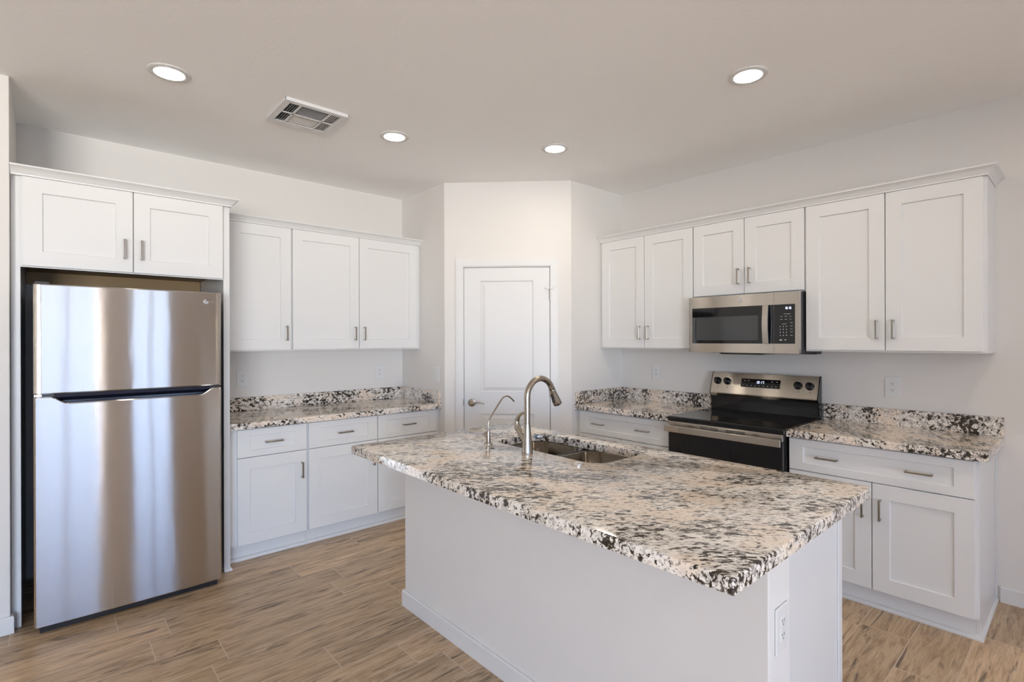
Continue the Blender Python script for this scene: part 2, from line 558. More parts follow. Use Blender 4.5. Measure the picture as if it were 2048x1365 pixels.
# pantry door: two raised panels
def pantry_door():
    bm = B()
    y0, y1 = 0.004, 0.039
    def rect(x0, x1, z0, z1, y):
        return [bm.verts.new((x, y, z)) for x, z in ((x0, z0), (x1, z0), (x1, z1), (x0, z1))]
    X0, X1, Z0, Z1 = D0, D1, 0.012, DH
    px0, px1 = 0.302, 0.744
    fs = []
    # front face with two holes as strips
    xs = [X0, px0, px1, X1]
    zs = [Z0, 0.20, 0.832, 1.016, 1.945, Z1]
    g = [[bm.verts.new((x, y0, z)) for x in xs] for z in zs]
    for r in range(5):
        for c in range(3):
            if c == 1 and r in (1, 3):
                continue
            fs.append(bm.faces.new((g[r][c], g[r][c + 1], g[r + 1][c + 1], g[r + 1][c])))
    for r in (1, 3):
        o = [g[r][1], g[r][2], g[r + 1][2], g[r + 1][1]]
        x0, x1, z0, z1 = px0, px1, zs[r], zs[r + 1]
        seq = [o]
        for d, y in ((0.006, y0 + 0.008), (0.014, y0 + 0.008), (0.038, y0 + 0.002)):
            seq.append(rect(x0 + d, x1 - d, z0 + d, z1 - d, y))
        for a, b in zip(seq, seq[1:]):
            for k in range(4):
                fs.append(bm.faces.new((a[k], a[(k + 1) % 4], b[(k + 1) % 4], b[k])))
        fs.append(bm.faces.new(seq[-1]))
    # sides and back
    bk = rect(X0, X1, Z0, Z1, y1)
    fs.append(bm.faces.new(bk[::-1]))
    edge_l = [g[r][0] for r in range(6)]; edge_r = [g[r][3] for r in range(6)]
    fs.append(bm.faces.new([bk[0], bk[3]] + edge_l[::-1]))
    fs.append(bm.faces.new([bk[2], bk[1]] + edge_r))
    fs.append(bm.faces.new([bk[1], bk[0]] + g[0]))
    fs.append(bm.faces.new([bk[3], bk[2]] + g[5][::-1]))
    bmesh.ops.recalc_face_normals(bm, faces=fs)
    return bm
door = structure('door_1', pantry_door(), TRIM, FRAME_D)
bm = B()
lathe(bm, [(0.031, 0.0), (0.033, -0.004), (0.030, -0.009), (0.016, -0.012), (0.011, -0.016), (0.010, -0.045)], (0.228, 0.004, 0.925), 'y', 28)
tube(bm, [(0.228, -0.042, 0.925), (0.25, -0.046, 0.927), (0.275, -0.048, 0.931), (0.30, -0.047, 0.932), (0.322, -0.045, 0.928), (0.338, -0.043, 0.921)], [0.010, 0.009, 0.0075, 0.0065, 0.0065, 0.005], 14)
mesh_obj('lever_handle', bm, NICKEL, 40, door)
for z in (1.825, 1.02, 0.22):
    bm = B()
    lathe(bm, [(0.0055, -0.045), (0.0065, -0.044), (0.0065, 0.044), (0.0055, 0.045)], (D1 + 0.0035, -0.006, z), 'z', 12)
    box(bm, D1 - 0.001, D1 + 0.003, -0.006, 0.03, z - 0.044, z + 0.044)
    mesh_obj('hinge', bm, NICKEL, 40, door)
bm = B()
lathe(bm, [(0.008, 1.870), (0.009, 1.872), (0.009, 1.876), (0.006, 1.878)], (D1 + 0.0035, -0.008, 0), 'z', 12)
tube(bm, [(D1 - 0.030, -0.016, 1.879), (D1 + 0.028, -0.016, 1.879)], 0.0025, 8)
lathe(bm, [(0.0055, -0.004), (0.006, 0), (0.0055, 0.004)], (D1 - 0.033, -0.016, 1.879), 'x', 10)
lathe(bm, [(0.0055, -0.004), (0.006, 0), (0.0055, 0.004)], (D1 + 0.030, -0.016, 1.879), 'x', 10)
mesh_obj('hinge_stop', bm, NICKEL, 40, door)
bm = B()
box(bm, D0 - 0.010, D0 - 0.004, -0.0155, -0.002, 0.90, 0.955)
mesh_obj('strike_plate', bm, NICKEL, None, casing)

# baseboards
def skirting(name, pts, frame=FRAME_L):
    bm = B()
    prof = [(0, 0), (0.013, 0), (0.013, 0.079), (0.010, 0.085), (0, 0.085)]
    sweep(bm, prof, pts)
    structure(name, bm, TRIM, frame)
skirting('baseboard_right', [(0, -3.985, -1, 0), (0, RY0, -1, 0)])
skirting('baseboard_fridge', [(-4.20, -0.02, -1, 0), (-4.20, -0.742, -1, -1), (-4.063, -0.742, 1, -1), (-4.063, -0.705, 1, 0)])
skirting('baseboard_left', [(RX0, 0, 0, -1), (-4.215, 0, 0, -1)])
skirting('baseboard_pantry', [(0, 0, 0, -1), (CI0 - cw, 0, 0, -1)], FRAME_D)
skirting('baseboard_back', [(RX0, RY0, 0, 1), (-9.0, RY0, 0, 1)])

# far walls behind the camera with the windows that light the kitchen
def wall_with_holes(name, axis, at, thick, u0, u1, holes):
    """holes: (ua, ub, za, zb) sorted along u"""
    bm = B()
    def bx(a, b, z0, z1):
        if b - a < 1e-4 or z1 - z0 < 1e-4:
            return
        if axis == 'y':
            box(bm, a, b, at, at - thick, z0, z1)
        else:
            box(bm, at, at - thick, a, b, z0, z1)
    cur = u0
    for a, b, za, zb in holes:
        bx(cur, a, 0, H)
        bx(a, b, 0, za)
        bx(a, b, zb, H)
        cur = b
    bx(cur, u1, 0, H)
    structure(name, bm, WALL)
BACK_HOLES = [(-9.2, -5.75, 0.05, 2.40), (-5.15, -3.50, 0.05, 2.40), (-2.76, -1.62, 0.05, 2.40)]
wall_with_holes('wall_back', 'y', RY0, 0.15, RX0 - 0.15, 0.15, BACK_HOLES)
SIDE_HOLES = [(-8.6, -6.0, 0.6, 2.35)]
wall_with_holes('wall_side', 'x', RX0, 0.15, RY0, 0.15, SIDE_HOLES)
def window(n, axis, at, ua, ub, za, zb, mull, blinds):
    def bx(bm, a, b, d0, d1, z0, z1, **k):
        if axis == 'y':
            box(bm, a, b, at - d0, at - d1, z0, z1, **k)
        else:
            box(bm, at - d0, at - d1, a, b, z0, z1, **k)
    bm = B()
    f = 0.05
    bx(bm, ua, ua + f, 0.05, 0.11, za, zb); bx(bm, ub - f, ub, 0.05, 0.11, za, zb)
    bx(bm, ua, ub, 0.05, 0.11, za, za + f); bx(bm, ua, ub, 0.05, 0.11, zb - f, zb)
    for k in range(1, mull + 1):
        c = ua + (ub - ua) * k / (mull + 1)
        bx(bm, c - 0.03, c + 0.03, 0.05, 0.11, za, zb)
    w = structure('window_%d' % n, bm, TRIM)
    bm = B()
    bx(bm, ua + 0.02, ub - 0.02, 0.078, 0.084, za + 0.02, zb - 0.02)
    mesh_obj('pane', bm, TINTED if n > 1 else GLASS, None, w)
    if blinds:
        bm = B()
        c = ua + 0.06
        while c < ua + (ub - ua) * blinds:
            bx(bm, c, c + 0.002, -0.02, 0.045, za + 0.03, zb - 0.05)
            c += 0.11
        mesh_obj('blind_slats', bm, TRIM, None, w)
        bm = B()
        bx(bm, ua + 0.02, ub - 0.02, 0.005, 0.04, zb - 0.05, zb - 0.01)
        mesh_obj('blind_rail', bm, TRIM, None, w)
    # daylight portal in the opening
    ld = bpy.data.lights.new('window_portal', 'AREA')
    ld.shape = 'RECTANGLE'
    ld.cycles.is_portal = True
    lo = bpy.data.objects.new('window_portal', ld)
    COL.objects.link(lo)
    cu, cz = (ua + ub) / 2, (za + zb) / 2
    ld.size, ld.size_y = ub - ua, zb - za
    if axis == 'y':
        lo.location = (cu, at - 0.16, cz); lo.rotation_euler = (R(90), 0, 0)
    else:
        lo.location = (at - 0.16, cu, cz); lo.rotation_euler = (R(90), 0, R(-90))
window(1, 'y', RY0, *BACK_HOLES[0], 3, 0)  # unseen window, widened to let in more daylight
window(2, 'y', RY0, *BACK_HOLES[1], 1, 0.95)
window(3, 'y', RY0, *BACK_HOLES[2], 1, 0)
window(4, 'x', RX0, *SIDE_HOLES[0], 1, 0)  # unseen side window, added for fill daylight

# ================================================================ CABINETS
def pull(t, parent, x, z, yf, vert, L=0.110):
    bm = B()
    a, b = -L / 2, L / 2
    w = 0.0048
    if vert:
        box(bm, x - w, x + w, yf - 0.034, yf - 0.026, z + a, z + b, 0.001, 1)
        for s in (a + 0.005, b - 0.005):
            box(bm, x - w * 0.9, x + w * 0.9, yf - 0.027, yf, z + s - 0.0045, z + s + 0.0045)
    else:
        box(bm, x + a, x + b, yf - 0.034, yf - 0.026, z - w, z + w, 0.001, 1)
        for s in (a + 0.005, b - 0.005):
            box(bm, x + s - 0.0045, x + s + 0.0045, yf - 0.027, yf, z - w * 0.9, z + w * 0.9)
    return t.part('pull_handle', bm, NICKEL, parent, label='brushed nickel bar pull')

def door_part(t, x0, x1, z0, z1, yf, hx=None, hz=None):
    d = t.part('door', shaker(B(), x0, x1, z0, z1, yf), CAB)
    if hx is not None:
        pull(t, d, hx, hz, yf, True)
    return d

def drawer_part(t, x0, x1, z0, z1, yf, pulls):
    d = t.part('drawer', shaker(B(), x0, x1, z0, z1, yf, rail=0.076, railz=0.043), CAB)
    for hx in pulls:
        pull(t, d, hx, (z0 + z1) / 2 - 0.002, yf, False, 0.114)
    return d

UF, UD = -0.305, -0.325          # upper cabinets: frame plane and door face
BF, BD = -0.610, -0.630          # base cabinets
ZU0, ZU1, ZF = 1.384, 2.292, 1.374

def wall_cabinet(label, frame, x0, x1, doors, zb=ZF, zd=ZU0, group='white wall cabinets'):
    """doors: (x0, x1, handle side) from frame edge to frame edge"""
    t = Thing('wall_cabinet', label, 'cabinet', ((x0 + x1) / 2, -0.15, zb), frame, group)
    g = 0.0006
    bm = B()
    box(bm, x0 + g, x1 - g, UF, -0.001, zb + 0.012, ZU1)
    # side skins and front frame reach lower than the box floor
    box(bm, x0 + g, x0 + 0.018, UF, -0.001, zb, zb + 0.012)
    box(bm, x1 - 0.018, x1 - g, UF, -0.001, zb, zb + 0.012)
    box(bm, x0 + 0.018, x1 - 0.018, UF, UF + 0.019, zb, zb + 0.012)
    t.part('carcass', bm, CAB)
    for a, b, side in doors:
        hx = b - 0.037 if side > 0 else a + 0.037
        door_part(t, a, b, zd, ZU1, UD, hx, zd + 0.122)
    return t

# ---- fridge surround
FX0, FX1 = -4.061, -3.067
t = Thing('fridge_cabinet', 'white cabinet with two wide doors and tall side panels, bridging over the refrigerator', 'cabinet', ((FX0 + FX1) / 2, -0.35, 0))
bm = B()
box(bm, -4.025, -3.102, -0.70, -0.001, 1.875, 2.2922)
box(bm, -4.025, -3.102, -0.70, -0.681, 1.832, 1.875)
t.part('carcass', bm, CAB)
bm = B()
box(bm, -4.02, -3.107, -0.68, -0.02, 1.872, 1.8748)
box(bm, -4.02, -3.107, -0.05, -0.02, 1.80, 1.872)
t.part('underside_rail', bm, INSIDE, label='bare wood underside and hanging rail')
bm = B()
box(bm, -4.043, -4.025, -0.70, -0.001, 0.0, 2.2922, 0.001, 1)
box(bm, FX0, -4.043, -0.688, -0.64, 0.0, 2.2922)
t.part('side_panel', bm, CAB)
bm = B()
box(bm, -3.102, FX1, -0.70, -0.001, 0.0, 2.2922, 0.001, 1)
sp = t.part('side_panel', bm, CAB)
bm = B()
sweep(bm, [(0, 0), (0.010, 0), (0.010, 0.008), (0.006, 0.016), (0, 0.018)], [(-3.102, -0.70, 0, -1), (FX1, -0.70, 1, -1), (FX1, -0.665, 1, 0)])
t.part('shoe_moulding', bm, TRIM, sp)
door_part(t, -4.018, -3.563, 1.838, 2.292, -0.72, -3.602, 1.965)
door_part(t, -3.559, -3.108, 1.838, 2.292, -0.72, -3.524, 1.965)

CROWN = [(-0.02, 2.2927), (0.006, 2.2927), (0.007, 2.301), (0.011, 2.304), (0.016, 2.311), (0.024, 2.320), (0.035, 2.3275), (0.041, 2.330), (0.044, 2.3315), (0.044, 2.339), (-0.02, 2.339)]
def crown(label, path, frame=FRAME_L):
    bm = sweep(B(), CROWN, path)
    x, y = path[0][0], path[0][1]
    single('crown_moulding', bm, CAB, label, 'moulding', frame, (x, y, 2.2925), 'cabinet crown mouldings')
crown('white crown moulding along the top of the cabinet over the refrigerator', [(-4.062, -0.72, 0, -1), (FX1, -0.72, 1, -1), (FX1, -0.375, 1, 0)])
crown('white crown moulding topping the three-door wall cabinets between refrigerator and pantry', [(FX1 + 0.0005, UD, 0, -1), (XA - 0.001, UD, 0, -1)])

# ---- wall cabinets beside the fridge
wall_cabinet('white single-door wall cabinet next to the refrigerator surround', FRAME_L, FX1, -2.556, [(-2.985, -2.562, 1)])
wall_cabinet('white two-door wall cabinet between the single-door one and the pantry corner', FRAME_L, -2.556, XA - 0.0005, [(-2.551, -2.0235, 1), (-2.0185, -1.477, -1)])

# ---- base cabinets
def base_cabinet(label, frame, x0, x1, drawers, doors, end=0):
    t = Thing('base_cabinet', label, 'cabinet', ((x0 + x1) / 2, -0.3, 0), frame, 'white base cabinets')
    g = 0.0006
    bm = B()
    box(bm, x0 + g, x1 - (0.0182 if end else g), BF, -0.001, 0.107, CB - 0.001)
    t.part('carcass', bm, CAB)
    bm = B()
    box(bm, x0 + g, x1 - g - (0.018 if end else 0), -0.572, -0.03, 0.0, 0.107)
    k = t.part('toe_kick', bm, CAB)
    bm = B()
    sh = [(-0.013, 0), (0.011, 0), (0.011, 0.008), (0.006, 0.017), (-0.013, 0.021)]
    if end:
        sweep(bm, sh, [(x0 + g, -0.585, 0, -1), (x1, -0.585, 1, -1), (x1, -0.003, 1, 0)])
    else:
        sweep(bm, sh, [(x0 + g, -0.585, 0, -1), (x1 - g, -0.585, 0, -1)])
    t.part('shoe_moulding', bm, CAB, k)
    if end:
        bm = B()
        prism(bm, [(-0.572, 0.0), (-0.572, 0.107), (BF, 0.107), (BF, CB - 0.001), (-0.001, CB - 0.001), (-0.001, 0.0)], 'x', x1 - 0.018, x1)
        t.part('end_panel', bm, CAB)
        bm = B()
        box(bm, x1 + 0.0006, x1 + 0.006, -0.022, -0.001, 0.021, CB - 0.001)
        t.part('scribe_strip', bm, CAB)
    for a, b, pulls in drawers:
        drawer_part(t, a, b, 0.684, 0.866, BD, pulls)
    for a, b, side in doors:
        hx = b - 0.037 if side > 0 else a + 0.037
        door_part(t, a, b, 0.110, 0.679, BD, hx, 0.545)
    return t
base_cabinet('white base cabinet with one drawer over one door, beside the refrigerator panel', FRAME_L, FX1, -2.554, [(-3.007, -2.561, [-2.784])], [(-3.007, -2.561, 1)])
base_cabinet('white two-drawer two-door base cabinet ending at the pantry wall', FRAME_L, -2.554, XA - 0.0005,
             [(-2.547, -2.0185, [-2.281]), (-2.012, -1.475, [-1.745])], [(-2.547, -2.0185, 1), (-2.012, -1.475, -1)])

# ---- range wall, frame R: local x = -world y
RW0, RW1, RW2, RW3 = 1.4528, 2.338, 3.1075, 3.967
wall_cabinet('tall white two-door wall cabinet between the pantry wall and the microwave', FRAME_R, RW0, RW1, [(1.482, 1.909, 1), (1.9135, 2.334, -1)])
wall_cabinet('short white two-door wall cabinet directly above the microwave', FRAME_R, RW1, RW2, [(2.3425, 2.719, 1), (2.7235, 3.1025, -1)], 1.758, 1.768)
wall_cabinet('tall white two-door wall cabinet at the open end of the range wall', FRAME_R, RW2, RW3, [(3.113, 3.529, 1), (3.5335, 3.951, -1)])
crown('white crown moulding spanning the cabinets of the range and microwave wall', [(RW0 + 0.0005, UD, 0, -1), (RW3, UD, 1, -1), (RW3, -0.002, 1, 0)], FRAME_R)
base_cabinet('white base cabinet with a wide two-pull drawer, between pantry wall and range', FRAME_R, RW0, 2.343, [(1.490, 2.317, [1.688, 2.105])], [(1.490, 1.9025, 1), (1.907, 2.317, -1)])
base_cabinet('white base cabinet with a wide two-pull drawer, at the open end beyond the range', FRAME_R, 3.117, RW3, [(3.122, 3.951, [3.324, 3.741])], [(3.122, 3.5345, 1), (3.539, 3.952, -1)], 1)

# ================================================================ WORKTOPS
def slab(bm, outer, hole=None, z0=CB, z1=CT, r=0.006):
    """stone slab with an eased top edge; outer and hole are plan loops"""
    def inset(loop, d):
        n = len(loop); out = []
        for i in range(n):
            p, a, b = Vector(loop[i]), Vector(loop[i - 1]), Vector(loop[(i + 1) % n])
            e1, e2 = (p - a).normalized(), (b - p).normalized()
            n1, n2 = Vector((-e1.y, e1.x)), Vector((-e2.y, e2.x))
            m = (n1 + n2)
            m = m / max(m.dot(n1), 1e-6)
            out.append(p + m * d)
        return out
    def walls(loop):
        rows = []
        prof = [(0, z0), (0, z1 - r), (r * 0.3, z1 - r * 0.3), (r, z1)]
        for d, z in prof:
            rows.append([bm.verts.new((p[0], p[1], z)) for p in (inset(loop, d) if d else loop)])
        n = len(loop)
        fs = []
        for a, b in zip(rows, rows[1:]):
            for k in range(n):
                fs.append(bm.faces.new((a[k], a[(k + 1) % n], b[(k + 1) % n], b[k])))
        return rows[0], rows[-1], fs
    allf = []
    b0, t0, fs = walls(outer)
    allf += fs
    if hole:
        hb, ht, fs = walls(hole)
        allf += fs
        for a, b in ((b0, hb), (t0, ht)):
            ed = []
            for lp in (a, b):
                for k in range(len(lp)):
                    e = bm.edges.get((lp[k], lp[(k + 1) % len(lp)]))
                    ed.append(e)
            res = bmesh.ops.triangle_fill(bm, use_beauty=True, use_dissolve=False, edges=ed)
            allf += [g for g in res['geom'] if isinstance(g, bmesh.types.BMFace)]
    else:
        allf += [bm.faces.new(b0[::-1]), bm.faces.new(t0)]
    bmesh.ops.recalc_face_normals(bm, faces=allf)
    return bm

CF = -0.656
def countertop(label, frame, x0, x1, mat, splashes):
    t = Thing('countertop', label, 'countertop', ((x0 + x1) / 2, -0.3, CB), frame, 'speckled granite countertops')
    t.part('slab', slab(B(), [(x0, CF), (x1, CF), (x1, -0.001), (x0, -0.001)]), mat)
    for s in splashes:
        t.part('backsplash', box(B(), *s, 0.0015, 1), mat)
    return t
countertop('speckled granite countertop with backsplash, between refrigerator panel and pantry wall', FRAME_L, FX1 + 0.001, XA - 0.001, GRANL,
           [(FX1 + 0.001, XA - 0.022, -0.021, -0.001, CT + 0.0003, 1.017), (XA - 0.021, XA - 0.001, -0.648, -0.001, CT + 0.0003, 1.017)])
countertop('short speckled granite countertop between pantry wall and range', FRAME_R, RW0 + 0.001, 2.3445, GRAN,
           [(RW0 + 0.022, 2.3445, -0.021, -0.001, CT + 0.0003, 1.017), (RW0 + 0.001, RW0 + 0.021, -0.648, -0.001, CT + 0.0003, 1.019)])
countertop('speckled granite countertop at the open end beyond the range', FRAME_R, 3.1155, 4.003, GRAN,
           [(3.1155, 4.003, -0.021, -0.001, CT + 0.0003, 1.017)])

# ================================================================ REFRIGERATOR
def curved_front(x0, x1, zb, zt, yf, th, sag, n=48):
    """bowed door skin with rounded long edges; zt a height or a function of x"""
    bm = B()
    zf = zt if callable(zt) else (lambda x: zt)
    rows = []
    er = 0.006
    xs = [x0 + (x1 - x0) * (0.5 - 0.5 * math.cos(math.pi * i / n)) * 0.15 + (x1 - x0) * (i / n) * 0.85 for i in range(n + 1)]
    for x in xs:
        u = (2 * (x - x0) / (x1 - x0) - 1)
        d = min(x - x0, x1 - x)
        y = yf + sag * u * u + (er - math.sqrt(max(er * er - max(er - d, 0) ** 2, 0)))
        zz = [zb, zb + 0.006, zb + (zf(x) - zb) * 0.5, zf(x) - 0.006, zf(x)]
        yy = [y + 0.006, y, y, y, y + 0.006]
        rows.append([bm.verts.new((x, yf + th, zz[0]))] + [bm.verts.new((x, b, a)) for a, b in zip(zz, yy)] + [bm.verts.new((x, yf + th, zz[4]))])
    fs = []
    for a, b in zip(rows, rows[1:]):
        for k in range(6):
            fs.append(bm.faces.new((a[k], b[k], b[k + 1], a[k + 1])))
        fs.append(bm.faces.new((a[6], b[6], b[0], a[0])))
    fs.append(bm.faces.new(rows[0])); fs.append(bm.faces.new(rows[-1][::-1]))
    bmesh.ops.recalc_face_normals(bm, faces=fs)
    return bm

t = Thing('refrigerator', 'stainless top-freezer refrigerator standing in its white surround', 'refrigerator', (-3.565, -0.45, 0))
GX0, GX1, GY = -3.975, -3.153, -0.883
body = t.part('body', box(B(), GX0 + 0.004, GX1 - 0.004, -0.80, -0.04, 0.03, 1.715, 0.004), DKGREY)
fd = t.part('freezer_door', curved_front(GX0, GX1, 1.188, 1.736, GY, 0.075, 0.010), FRSTEEL, smooth=35, label='brushed stainless freezer door')
def notch(x):
    def ss(t):
        t = min(max(t, 0), 1)
        return t * t * (3 - 2 * t)
    k = ss((x + 3.918) / 0.075) * (1 - ss((x + 3.262) / 0.072))
    return 1.176 - 0.036 * k
rd = t.part('refrigerator_door', curved_front(GX0, GX1, 0.034, notch, GY, 0.075, 0.010, 90), FRSTEEL, smooth=35, label='brushed stainless lower door')
bm = B()
prism(bm, [(GY + 0.012, 1.186), (GY + 0.014, 1.170), (GY + 0.05, 1.150), (GY + 0.05, 1.130), (GY + 0.07, 1.130), (GY + 0.07, 1.187)], 'x', -3.90, -3.215)
t.part('pocket_handle', bm, POCKET, fd, label='glossy dark pocket handle')
t.part('door_gasket', box(B(), GX0 + 0.006, GX1 - 0.006, GY + 0.025, GY + 0.08, 1.174, 1.190), BLACKPL, fd)
t.part('hinge_pin', box(B(), GX0 + 0.002, GX0 + 0.03, GY + 0.012, GY + 0.06, 1.1775, 1.1865), PALEMETAL, rd)
t.part('base_grille', box(B(), GX0 + 0.02, GX1 - 0.02, GY + 0.03, GY + 0.08, 0.004, 0.036), BLACKPL)
t.part('hinge_cap', box(B(), GX0 + 0.004, GX0 + 0.06, GY + 0.02, GY + 0.14, 1.7365, 1.748, 0.004), DKGREY)
t.part('foot', lathe(B(), [(0.018, 0), (0.018, 0.03)], (GX0 + 0.06, -0.78, 0), 'z', 16), BLACKPL)
t.part('foot', lathe(B(), [(0.018, 0), (0.018, 0.03)], (GX1 - 0.06, -0.78, 0), 'z', 16), BLACKPL)
# round emblem and two letters
ly = GY + 0.0055
bm = B()
def flat(u0, u1, v0, v1):
    quad(bm, lambda u, v, w: (u, ly - w * 1.2, v), u0, u1, v0, v1, 0.0008)
ex, ez = -3.233, 1.680
for i in range(24):
    a0, a1 = R(15 * i), R(15 * (i + 1))
    if 1 <= i < 5:
        continue
    p = [(ex + r * math.cos(a), ly, ez + r * math.sin(a)) for r, a in ((0.0085, a0), (0.0115, a0), (0.0115, a1), (0.0085, a1))]
    q = [(x, ly - 0.001, z) for x, y, z in p]
    vs = [bm.verts.new(c) for c in p + q]
    for f in ((0, 1, 2, 3), (4, 7, 6, 5), (0, 4, 5, 1), (1, 5, 6, 2), (2, 6, 7, 3), (3, 7, 4, 0)):
        bm.faces.new([vs[i] for i in f])
bmesh.ops.recalc_face_normals(bm, faces=bm.faces[:])
flat(ex - 0.001, ex + 0.001, ez - 0.006, ez + 0.005)
flat(ex - 0.001, ex + 0.005, ez - 0.006, ez - 0.004)
flat(ex + 0.004, ex + 0.011, ez - 0.001, ez + 0.001)
t.part('emblem', bm, PALEMETAL, fd)
t.part('lettering', text_bm('LG', 0.017, lambda u, v, w: (-3.203 + u, ly - w, ez + v)), NICKEL, fd)

# ================================================================ RANGE (frame R)
t = Thing('electric_range', 'freestanding electric range in stainless and black between two granite countertops', 'range', (2.73, -0.35, 0), FRAME_R)
A0, A1 = 2.353, 3.110
AF = -0.690
t.part('body', box(B(), A0, A1, AF + 0.03, -0.03, 0.06, 0.895, 0.002), BLACK)
bm = B()
prism(bm, [(AF, 0.886), (AF - 0.004, 0.890), (AF - 0.004, 0.912), (AF + 0.004, 0.919), (-0.10, 0.919), (-0.09, 0.922), (-0.085, 0.895), (AF + 0.03, 0.887)], 'x', A0 - 0.003, A1 + 0.003)
t.part('cooktop', bm, BLACKGLASS, smooth=30, label='black glass cooktop')
rng_back = t.part('back_riser', box(B(), A0 + 0.004, A1 - 0.004, -0.088, -0.03, 0.896, 1.03), BLACK)
bm = B()
prism(bm, [(-0.034, 1.198), (-0.054, 1.198), (-0.108, 1.045), (-0.088, 1.018), (-0.034, 1.018)], 'x', A0 + 0.006, A1 - 0.006)
bmesh.ops.bevel(bm, geom=[e for e in bm.edges if abs(e.verts[0].co.x - e.verts[1].co.x) > 0.3], offset=0.003, segments=2, affect='EDGES')
cp = t.part('control_panel', bm, STEEL, smooth=35, label='brushed stainless sloping control panel')
for a, b in ((A0, A0 + 0.006), (A1 - 0.006, A1)):
    bm = B()
    prism(bm, [(-0.030, 1.200), (-0.052, 1.200), (-0.106, 1.045), (-0.088, 1.016), (-0.070, 0.925), (-0.030, 0.925)], 'x', a, b)
    t.part('end_cap', bm, BLACK, cp)
sl = Vector((-0.054, 0.153)).normalized()     # panel slope (dy, dz) from bottom to top reversed
def on_panel(u, v, w):
    """u along the range, v up the slope from its foot, w out of it"""
    y = -0.108 + 0.054 * v / 0.1622 - w * 0.943
    z = 1.045 + 0.153 * v / 0.1622 - w * -0.333
    return (u, y, z)
for x, v in ((2.405, 0.094), (2.480, 0.094), (2.978, 0.090), (3.052, 0.090)):
    bm = B()
    prof = [(0.025, 0.0), (0.027, 0.004), (0.026, 0.012), (0.0215, 0.022), (0.018, 0.024)]
    seg = 24
    rings = []
    for r, h in prof:
        rings.append([bm.verts.new(on_panel(x + r * math.cos(2 * math.pi * k / seg), v + r * math.sin(2 * math.pi * k / seg), h)) for k in range(seg)])
    for a, b in zip(rings, rings[1:]):
        for k in range(seg):
            bm.faces.new((a[k], a[(k + 1) % seg], b[(k + 1) % seg], b[k]))
    bm.faces.new(rings[-1]); bm.faces.new(rings[0][::-1])
    # grip bar
    c = [(0.008, -0.024), (0.008, 0.024), (-0.008, 0.024), (-0.008, -0.024)]
    ca, sa = math.cos(R(35)), math.sin(R(35))
    lo = [bm.verts.new(on_panel(x + a * ca - b * sa, v + a * sa + b * ca, 0.015)) for a, b in c]
    hi = [bm.verts.new(on_panel(x + 0.8 * (a * ca - b * sa), v + 0.8 * (a * sa + b * ca), 0.034)) for a, b in c]
    for k in range(4):
        bm.faces.new((lo[k], lo[(k + 1) % 4], hi[(k + 1) % 4], hi[k]))
    bm.faces.new(hi); bm.faces.new(lo[::-1])
    bmesh.ops.recalc_face_normals(bm, faces=bm.faces[:])
    t.part('knob', bm, BLACK, cp, smooth=30)
bm = B()
quad(bm, on_panel, 2.587, 2.862, 0.058, 0.122, 0.0012)
ds = t.part('display', bm, BLACKGLASS, cp, label='black glass clock display')
bm = B()
digits(bm, '10:17', lambda u, v, w: on_panel(2.722 + u, 0.088 + v, 0.0014 + w), 0.0095, 0.019, 0.0026, 0.0045)
t.part('clock_digits', bm, DIGIT, cp)
bm = B()
for i in range(9):
    quad(bm, lambda u, v, w: on_panel(u, v, w + 0.0014), 2.600 + i * 0.029, 2.608 + i * 0.029, 0.069, 0.073)
for u in (2.605, 2.632, 2.800, 2.832):
    quad(bm, lambda u_, v, w: on_panel(u_, v, w + 0.0014), u, u + 0.014, 0.105, 0.108)
t.part('key_lettering', bm, GREYTXT, cp)
for u in (2.414, 2.489, 2.985, 3.058):
    bm = B()
    quad(bm, on_panel, u - 0.003, u + 0.003, 0.045, 0.050)
    t.part('burner_symbol', bm, SLOT, cp)
# front
bm = B()
box(bm, A0 + 0.003, A1 - 0.003, AF - 0.004, AF + 0.03, 0.843, 0.885, 0.002)
vt = t.part('vent_trim', bm, STEEL, label='stainless vent strip above the oven door')
bm = B()
for u0, u1, n in ((2.503, 2.544, 1), (2.590, 2.649, 2), (2.655, 2.714, 2), (2.764, 2.824, 2), (2.828, 2.887, 2), (2.933, 2.974, 1)):
    bm = B()
    for z in ((0.866,) if n == 1 else (0.870, 0.8605)):
        box(bm, u0, u1, AF - 0.0046, AF + 0.01, z - 0.0024, z + 0.0024)
    t.part('vent_slot', bm, SLOT, vt)
od = t.part('oven_door', box(B(), A0 + 0.002, A1 - 0.002, AF - 0.004, AF + 0.03, 0.215, 0.842, 0.004), BLACKGLASS, label='black glass oven door')
bm = B()
box(bm, A0 - 0.004, A1 + 0.001, AF - 0.052, AF - 0.036, 0.817, 0.861, 0.003)
for a, b in ((A0 + 0.01, A0 + 0.035), (A1 - 0.035, A1 - 0.01)):
    box(bm, a, b, AF - 0.037, AF - 0.003, 0.824, 0.842)
t.part('oven_handle', bm, STEEL, od, label='flat stainless bar handle')
t.part('storage_drawer', box(B(), A0 + 0.002, A1 - 0.002, AF - 0.004, AF + 0.03, 0.065, 0.21, 0.004), STEEL)
for x in (A0 + 0.06, A1 - 0.06):
    for y in (-0.12, -0.60):
        t.part('foot', lathe(B(), [(0.016, 0), (0.016, 0.06)], (x, y, 0), 'z', 12), BLACKPL)

